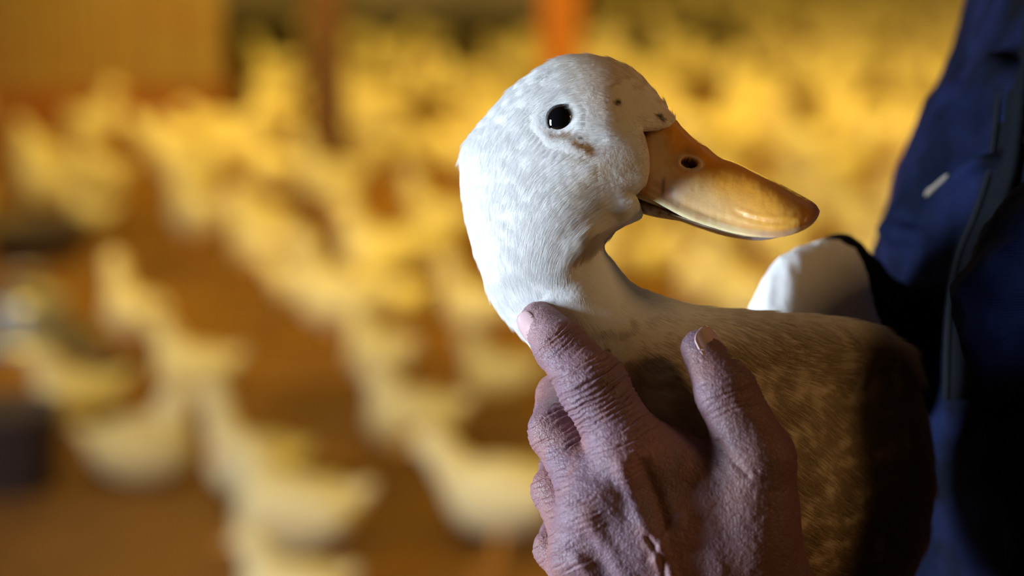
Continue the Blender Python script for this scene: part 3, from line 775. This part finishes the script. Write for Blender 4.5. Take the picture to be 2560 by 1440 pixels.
def subdivide(V_, Q_, lev):
    me = bpy.data.meshes.new('t'); me.from_pydata(V_.tolist(), [], Q_.tolist()); ob = bpy.data.objects.new('t', me); COL.objects.link(ob)
    md = ob.modifiers.new('s', 'SUBSURF'); md.levels = lev; md.render_levels = lev
    ev = ob.evaluated_get(bpy.context.evaluated_depsgraph_get()).to_mesh()
    v2 = np.empty(len(ev.vertices)*3); ev.vertices.foreach_get('co', v2)
    q2 = np.empty(len(ev.loops), np.int32); ev.loops.foreach_get('vertex_index', q2)
    bpy.data.objects.remove(ob); bpy.data.meshes.remove(me)
    return v2.reshape(-1, 3), q2.reshape(-1, 4).astype(int)
Vh, Qh = subdivide(Vh, Qh, 2)
Nh = outward(Vh, Qh)
# pixel position of each hand vertex as the photograph's features were measured
kz = (D*1000+Vh[:, 2])/F; uh = Vh[:, 0]/kz+1280; vh = 720-Vh[:, 1]/kz
front = sstep(.25, -.25, Nh[:, 2]) if False else 1-sstep(-.1, .45, Nh[:, 2])
dh = np.zeros(len(Vh))
warp = fbm(Vh, 7, 101); warp2 = fbm(Vh, 3, 105)
def grooves(cu_, cv_, ax, positions, half, depth, width, curve=0.0):
    """creases across the finger direction ax, at the given px offsets along it"""
    global dh
    a = np.array(ax, float); a /= np.linalg.norm(a); b = np.array([-a[1], a[0]])
    s = (uh-cu_)*a[0]+(vh-cv_)*a[1]; t = (uh-cu_)*b[0]+(vh-cv_)*b[1]
    s2 = s+curve*t*t+5*warp+1.6*warp2
    for i, p in enumerate(positions):
        amp = depth*(.55+.45*math.sin(i*2.3+1))*np.exp(-(t/half)**4)*(.55+.45*np.clip(1+1.5*vnoise(Vh, 5, 110+i % 5), 0, 1.4))
        dh += front*(-amp*np.exp(-((s2-p)/width)**2)+.5*amp*np.exp(-((s2-p-width*1.7)/width)**2))
ax_i = (1590-1470, 1150-950)
grooves(1470, 950, ax_i, [-42, -26, -10, 6, 20, 33, 47, 60, 74, 90], 100, .85, 3.6, .0006)
grooves(1470, 950, ax_i, [104, 118, 133, 150, 168, 185], 95, .42, 3.4, .0005)
grooves(1398, 862, (1470-1345, 950-800), [-26, -14, -2, 12, 26, 44], 60, .5, 3.2, .0008)
grooves(1560, 1160, (.35, 1), [-45, -28, -12, 4, 20, 36], 55, .42, 3.2, .001)
grooves(1385, 1078, (110, 190), [-40, -22, -6, 8, 22, 36, 52, 70, 90, 110], 75, .5, 3.4, .0008)
grooves(1375, 1220, (80, 150), [-30, -14, 0, 14, 28, 46, 66], 60, .45, 3.2, .0008)
grooves(1375, 1370, (80, 110), [-26, -10, 4, 18, 34, 50], 50, .42, 3.0, .0008)
grooves(1462, 1285, (.5, 1), [-36, -22, -8, 6, 20, 36], 45, .40, 3.0, .001)
grooves(1436, 1395, (.5, 1), [-26, -10, 6, 22], 40, .38, 3.0, .001)
grooves(1822, 965, (70, 190), [-30, -14, 0, 14, 28, 44, 60], 70, .42, 3.8, -.0008)
def ridge_line(pts, h, wd):
    global dh
    d = np.full(len(Vh), 1e9); P = catmull(pts, 40)
    for a, b in zip(P, P[1:]):
        e = b-a; wx, wy = uh-a[0], vh-a[1]; t = np.clip((wx*e[0]+wy*e[1])/(e@e), 0, 1)
        d = np.minimum(d, np.hypot(wx-t*e[0], wy-t*e[1]))
    dh += front*h*np.exp(-(d/wd)**2)
ridge_line([(1555, 1170), (1600, 1290), (1650, 1390), (1700, 1500)], 1.5, 24)
ridge_line([(1610, 1165), (1645, 1250), (1665, 1320)], -1.5, 17)
ridge_line([(1510, 1240), (1560, 1330), (1600, 1420)], .3, 30)
ridge_line([(1470, 1300), (1530, 1390), (1600, 1500)], 1.1, 22)
ridge_line([(1445, 1400), (1500, 1470)], 1.2, 20)
ridge_line([(1620, 1345), (1650, 1390), (1665, 1450), (1680, 1520)], -1.1, 9)
ridge_line([(1700, 1290), (1660, 1340), (1640, 1400)], .8, 11)
ridge_line([(1760, 1220), (1780, 1330), (1800, 1440)], .9, 30)
ridge_line([(1795, 1105), (1830, 1150), (1870, 1190)], -.6, 9)
ridge_line([(1690, 1060), (1760, 1120), (1800, 1180)], .7, 26)
dh += .15*fbm(Vh, 7, 121)+.12*fbm(Vh, 2.2, 125)
dh += front*.16*np.abs(vnoise(Vh*np.array([1, 1.6, 1]), 1.1, 131))
Vh = Vh+Nh*dh[:, None]
sk = np.tile(np.array([.215, .122, .158]), (len(Vh), 1))
def mixs(c, f):
    global sk; f = np.clip(f, 0, 1)[:, None]; sk = sk*(1-f)+np.array(c)*f
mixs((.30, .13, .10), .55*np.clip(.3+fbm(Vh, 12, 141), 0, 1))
mixs((.15, .06, .045), .6*sstep(1700, 1850, uh))  # shade on the hand's right half painted into the skin
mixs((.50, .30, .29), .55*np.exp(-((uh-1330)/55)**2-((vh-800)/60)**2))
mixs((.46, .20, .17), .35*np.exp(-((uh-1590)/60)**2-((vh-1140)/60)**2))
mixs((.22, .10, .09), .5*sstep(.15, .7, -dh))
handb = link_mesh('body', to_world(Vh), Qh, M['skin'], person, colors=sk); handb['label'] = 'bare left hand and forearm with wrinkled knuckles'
# nails
def nail(c, along, nrm, L, W, Rc, parent):
    a = np.array(along, float); a /= np.linalg.norm(a); n = np.array(nrm, float); n -= a*(n@a); n /= np.linalg.norm(n); s = np.cross(a, n)
    V_ = []; nu, nv = 16, 14
    for lay in (0, -.5):
        for i in range(nu):
            for j in range(nv):
                x = -1+2*i/(nu-1); y = -1+2*j/(nv-1)
                hw = W*(1-.12*x*x-.10*max(x, 0)**3)*math.sqrt(max(0, 1-max(0, abs(x)-.55)**2/.30))
                ang = y*hw/Rc
                V_.append(c+a*(x*L-.10*L*y*y*np.sign(x))+s*(Rc*math.sin(ang))+n*(Rc*(math.cos(ang)-1)-.6*x*x+lay))
    Fc = []
    o_ = nu*nv
    for i in range(nu-1):
        for j in range(nv-1):
            q_ = i*nv+j; Fc.append([q_, q_+1, q_+nv+1, q_+nv]); Fc.append([o_+q_, o_+q_+nv, o_+q_+nv+1, o_+q_+1])
    for i in range(nu-1):
        for j in (0, nv-1):
            q_ = i*nv+j; Fc.append([q_, q_+nv, o_+q_+nv, o_+q_])
    for j in range(nv-1):
        for i in (0, nu-1):
            q_ = i*nv+j; Fc.append([q_, q_+1, o_+q_+1, o_+q_])
    return link_mesh('fingernail', to_world(np.array(V_)), Fc, M['nail'], parent, orient=False)
tip, rt = HN['index'][3]; dd = tip-HN['index'][2][0]
nrm = np.array([-.82, -.10, -.54])
nn = nrm/np.linalg.norm(nrm)
nail(tip+nn*(rt*1.0+1.0)-dd/np.linalg.norm(dd)*3.0, dd, nrm, 6.6, 5.4, 7.4, handb)
tip, rt = HN['thumb'][3]; dd = tip-HN['thumb'][2][0]; nrm = np.array([.66, .32, -.68]); nn = nrm/np.linalg.norm(nrm)
nail(tip+nn*(rt*1.0+.6)-dd/np.linalg.norm(dd)*.5, dd, nrm, 7.6, 7.0, 8.4, handb)

# ------------------------------------------------------------------ person: jacket
# torso as horizontal sections: (v px row, left extreme px, half depth x mm, wc, b mm), measured at the torso's depth
rows = [(-900, 2900, 60, 226, 70), (-650, 2640, 110, 226, 130), (-400, 2560, 135, 221, 165), (-150, 2490, 150, 216, 170), (0, 2450, 155, 214, 172), (130, 2402, 158, 212, 172), (190, 2372, 160, 212, 172), (240, 2335, 162, 212, 172), (330, 2298, 164, 212, 172),
 (420, 2264, 166, 212, 172), (500, 2243, 168, 212, 172), (570, 2222, 170, 212, 172), (640, 2204, 172, 212, 172), (800, 2185, 175, 212, 172), (1100, 2190, 178, 214, 172), (1600, 2210, 178, 216, 172), (2400, 2250, 175, 216, 172), (3300, 2260, 175, 216, 175), (4200, 2260, 178, 216, 180)]
rr_ = catmull(np.array(rows, float), 340); NA = 200
# densify uniformly in v
Vt = []
for v_, ul, a_h, wc, bh in rr_:
    x0 = mm(ul, v_, wc)[0]; y0 = mm(ul, v_, wc)[1]
    an = np.linspace(0, 2*PI, NA+1)[:-1]; e_ = 2/2.7
    cx = x0+a_h
    x = cx-a_h*np.sign(np.cos(an))*np.abs(np.cos(an))**e_; z = wc-bh*np.sign(np.sin(an))*np.abs(np.sin(an))**e_
    Vt.append(np.stack([x, np.full(NA, y0), z], 1))
Vt = np.array(Vt); nr_ = len(Vt)
Vt = Vt.reshape(-1, 3)
Ft = np.array([[i*NA+k, i*NA+(k+1) % NA, (i+1)*NA+(k+1) % NA, (i+1)*NA+k] for i in range(nr_-1) for k in range(NA)])
Nt = outward(Vt, Ft)
kz = (D*1000+Vt[:, 2])/F; ut = Vt[:, 0]/kz+1280; vt = 720-Vt[:, 1]/kz
def fold2(U, Vv, N, pts, h, wd):
    d = np.full(len(U), 1e9); P = catmull(pts, 30)
    for a, b in zip(P, P[1:]):
        e = b-a; wx, wy = U-a[0], Vv-a[1]; t = np.clip((wx*e[0]+wy*e[1])/(e@e), 0, 1)
        d = np.minimum(d, np.hypot(wx-t*e[0], wy-t*e[1]))
    return (N[:, 2] < .3)*h*np.exp(-(d/wd)**2)
dt = fold2(ut, vt, Nt, [(2510, 170), (2440, 270), (2370, 380), (2310, 480), (2250, 590)], 9, 26)
dt += fold2(ut, vt, Nt, [(2480, 400), (2400, 440), (2330, 520), (2290, 600)], 6, 16)
dt += fold2(ut, vt, Nt, [(2500, 330), (2420, 400), (2350, 470), (2300, 560)], -5, 16)
dt += fold2(ut, vt, Nt, [(2420, 130), (2380, 260), (2330, 380)], -3, 22)
dt += 3.0*fbm(Vt*np.array([1, .6, .6]), 60, 151)*sstep(-700, -300, vt)+.8*fbm(Vt, 16, 155)
Vt = Vt+Nt*dt[:, None]
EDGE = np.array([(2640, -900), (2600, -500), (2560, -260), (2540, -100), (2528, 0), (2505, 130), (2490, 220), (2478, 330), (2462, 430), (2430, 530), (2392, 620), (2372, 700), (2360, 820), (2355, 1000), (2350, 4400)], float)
eu = np.interp(vt, EDGE[:, 1], EDGE[:, 0]); side_shade = (sstep(-2, 6, ut-eu)*(Nt[:, 2] < .4))[:, None]
cj = np.array([.003, .0052, .0155])*(1-side_shade)+np.array([.0035, .004, .006])*side_shade  # near side right of the edge painted black to stand for its shade
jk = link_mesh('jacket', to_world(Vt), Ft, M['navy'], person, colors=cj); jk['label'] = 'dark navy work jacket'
# front opening edge: a black overlapping placket with stitching
edge = [(2560, -260), (2540, -100), (2528, 0), (2505, 130), (2490, 220), (2478, 330), (2462, 430), (2430, 530), (2392, 620), (2372, 700), (2360, 820), (2355, 1000)]
def torso_depth(u, v):
    d2 = (ut-u)**2+(vt-v)**2; ok = Nt[:, 2] < .2
    i = np.argmin(np.where(ok, d2, 1e12)); return Vt[i, 2]
ed = catmull(np.array(edge, float), 60)
ws = np.array([torso_depth(u, v) for u, v in ed]); ws = np.convolve(np.pad(ws, 4, 'edge'), np.ones(9)/9, 'valid')
Vp = []; 
for (u, v), z in zip(ed, ws):
    for k, (du_, dz_) in enumerate(((0, -.3), (3, -2.2), (20, -2.8), (60, -2.6), (84, -.5), (84, 3), (40, 3), (0, 2))):
        zz = min(z, torso_depth(u+du_, v)) if du_ > 50 else z
        Vp.append(mm(u+du_, v, zz+dz_-1))
Vp = np.array(Vp); Fp = np.array([[i*8+k, i*8+(k+1) % 8, (i+1)*8+(k+1) % 8, (i+1)*8+k] for i in range(59) for k in range(8)])
pk = link_mesh('placket', to_world(Vp), Fp, M['black'], jk); pk['label'] = 'black overlapping front edge of the jacket'
st_ = [mm(u+9, v, z-3.7) for (u, v), z in zip(ed, ws)]
link_mesh('stitching', *(lambda r: (to_world(r[0]), r[1]))(tube(st_, .28, 6)), M['thread'], jk)
# pale zip pull
za, zb_ = mm(2312, 490, torso_depth(2312, 490)-9), mm(2372, 436, torso_depth(2372, 436)-10)
k0 = np.linspace(0, 1, 9)
Vz, Fz = tube([za*(1-k)+zb_*k for k in k0], [.2, 1.25, 1.35, 1.0, 1.0, 1.0, 1.0, .9, .3], 12)
z_ = link_mesh('zip_pull', to_world(Vz), Fz, M['zip'], jk, orient=False); z_['label'] = 'pale slender zip pull'
# sleeves by signed distance
def sleeve(name, chain, k, vox, box, seed, amp, parent, mat, label, extra=None, folds=None):
    pts = [(mm(a, b, c), r) for a, b, c, r in chain]
    def fn(X, Y, Z):
        d = None
        for (a, ra), (b, rb) in zip(pts, pts[1:]):
            c = cone_sd(X, Y, Z, a, b, ra, rb); d = c if d is None else smin(d, c, k)
        return d
    P_ = np.array([p for p, r in pts]); R_ = max(r for p, r in pts)+6
    V_, Q_ = mesh_sdf(fn, P_.min(0)-R_, P_.max(0)+R_, vox)
    N_ = outward(V_, Q_)
    dd_ = amp*fbm(V_*np.array([.7, 1.3, 1]), 26, seed)+.35*amp*fbm(V_, 9, seed+5)
    if folds:
        kz_ = (D*1000+V_[:, 2])/F; U_ = V_[:, 0]/kz_+1280; W_ = 720-V_[:, 1]/kz_
        for pt, h, wd in folds: dd_ = dd_+fold2(U_, W_, N_, pt, h, wd)
    V_ = V_+N_*dd_[:, None]
    o = link_mesh(name, to_world(V_), Q_, mat, parent); o['label'] = label; return o
sleeve('sleeve', [(3220, -150, 90, 62), (3380, 400, 90, 58), (2850, 790, 10, 58), (2925, 960, 0, 58), (2985, 1180, -10, 60), (3000, 1500, -30, 58), (2700, 1900, -40, 50), (2330, 2050, -38, 44), (2130, 1890, -43, 40)], 18, 2.0, None, 161, 2.6, jk, M['sleeve'], 'near navy sleeve lit blue at its fold',
       folds=[([(2560, 1010), (2500, 1030), (2440, 1010)], -7, 16), ([(2400, 700), (2440, 850), (2500, 980)], 4, 40), ([(2560, 1060), (2520, 1120), (2500, 1220)], 4, 26)])
sleeve('sleeve', [(2900, -100, 320, 62), (2700, 500, 300, 60), (2500, 950, 240, 50), (2205, 905, 150, 28), (2096, 668, 118, 13)], 14, 2.4, None, 171, 2.0, jk, M['black'], 'far dark sleeve reaching behind the duck')
# collar, neck, head, trousers and boots (outside the frame)
hx, hy, hz = 0.40, 1.03, 1.50
loc = lambda x, y, z: np.array([x, y, z])
def wsdf(fn, lo_, hi_, vox, name, mat, parent, label=None):
    V_, Q_ = mesh_sdf(fn, np.array(lo_)*1000, np.array(hi_)*1000, vox)
    N_ = outward(V_, Q_); V_ = V_+N_*(.6*fbm(V_, 30, 181))[:, None]
    o = link_mesh(name, V_/1000, Q_, mat, parent)
    if label: o['label'] = label
    return o
topz = to_world(mm(2900, -900, 190))[2]
Tc = to_world(mm(2900, -800, 190)); hc0 = np.array([Tc[0]+.05, Tc[1], topz])*1000
def fhead(X, Y, Z):
    c = hc0
    d = cone_sd(X, Y, Z, c+[10, 0, -60], c+[-10, 0, 60], 60, 54)
    d = smin(d, ellipsoid_sd(X, Y, Z, c+[-25, 0, 160], (95, 76, 112)), 20)
    d = smin(d, ellipsoid_sd(X, Y, Z, c+[-70, 0, 95], (42, 50, 45)), 18)
    d = smin(d, cone_sd(X, Y, Z, c+[-112, 0, 160], c+[-133, 0, 125], 8, 13), 8)
    for s in (1, -1):
        d = smin(d, ellipsoid_sd(X, Y, Z, c+[-2, s*78, 140], (18, 8, 32)), 4)
        e = ellipsoid_sd(X, Y, Z, c+[-118, s*32, 158], (16, 18, 11)); d = np.maximum(d, -e+0) if False else -smin(-d, e, 8)
    d = smin(d, cone_sd(X, Y, Z, c+[-112, -20, 83], c+[-112, 20, 83], 5, 5), 5)
    return d
M['face'] = material('face_skin', (.36, .19, .14), .55, sss=.1, sss_rad=(1, .4, .2))
headm = wsdf(fhead, (hc0-[160, 110, 130])/1000, (hc0+[110, 110, 300])/1000, 4.0, 'head', M['face'], person)
def fhair(X, Y, Z):
    c = hc0
    d = ellipsoid_sd(X, Y, Z, c+[-12, 0, 175], (98, 84, 112))
    cut = (X-(c[0]-80))*-.8+(-(Z-(c[2]+200)))*.6
    return np.maximum(d, cut-6+0*Y)
wsdf(fhair, (hc0-[160, 110, 60])/1000, (hc0+[110, 110, 320])/1000, 4.0, 'hair', M['hair'], headm)
for s in (1, -1):
    c = (hc0+[-111, s*32, 158])/1000
    th = np.linspace(0, PI, 9); ph = np.linspace(0, 2*PI, 17)[:-1]
    Ve = [c+.012*np.array([math.sin(a)*math.cos(b), math.sin(a)*math.sin(b), math.cos(a)]) for a in th for b in ph]
    Fe = [[i*16+k, i*16+(k+1) % 16, (i+1)*16+(k+1) % 16, (i+1)*16+k] for i in range(8) for k in range(16)]
    link_mesh('eye', Ve, np.array(Fe), M['duckeye'], headm)
a = np.linspace(0, 2*PI, 41)[:-1]
Vc = []; 
for rr2, z2 in ((.085, -.10), (.088, -.03), (.082, 0.0), (.074, 0.0), (.072, -.10)):
    for k in a: Vc.append(hc0/1000+np.array([rr2*math.cos(k)*1.05, rr2*math.sin(k), z2+.02*math.cos(k)]))
Fcl = np.array([[i*40+k, i*40+(k+1) % 40, ((i+1) % 5)*40+(k+1) % 40, ((i+1) % 5)*40+k] for i in range(5) for k in range(40)])
link_mesh('collar', np.array(Vc), Fcl, M['sleeve'], jk)
hipc = to_world(mm(3000, 4200, 180)); hipx, hipy = hipc[0]-.0, hipc[1]
for s in (1, -1):
    yv = hipy+s*.10
    hip_z = hipc[2]+.05
    Vl, Fl = tube([(hipx, yv, hip_z), (hipx, yv, .5*hip_z), (hipx+.02, yv, .30)], [.105, .085, .07], 20)
    link_mesh('trouser_leg', Vl, Fl, M['trouser'], person, orient=False)
    Vl, Fl = tube([(hipx+.02, yv, .36), (hipx+.02, yv, .12), (hipx+.01, yv, .06), (hipx-.02, yv, .048), (hipx-.12, yv, .045), (hipx-.17, yv, .04)], [.075, .06, .058, .05, .046, .03], 16)
    Vl[:, 2] = np.maximum(Vl[:, 2], 0.0)
    link_mesh('boot', Vl, Fl, M['boot'], person, orient=False)

for o in bpy.data.objects:
    if '_w' in o: del o['_w']
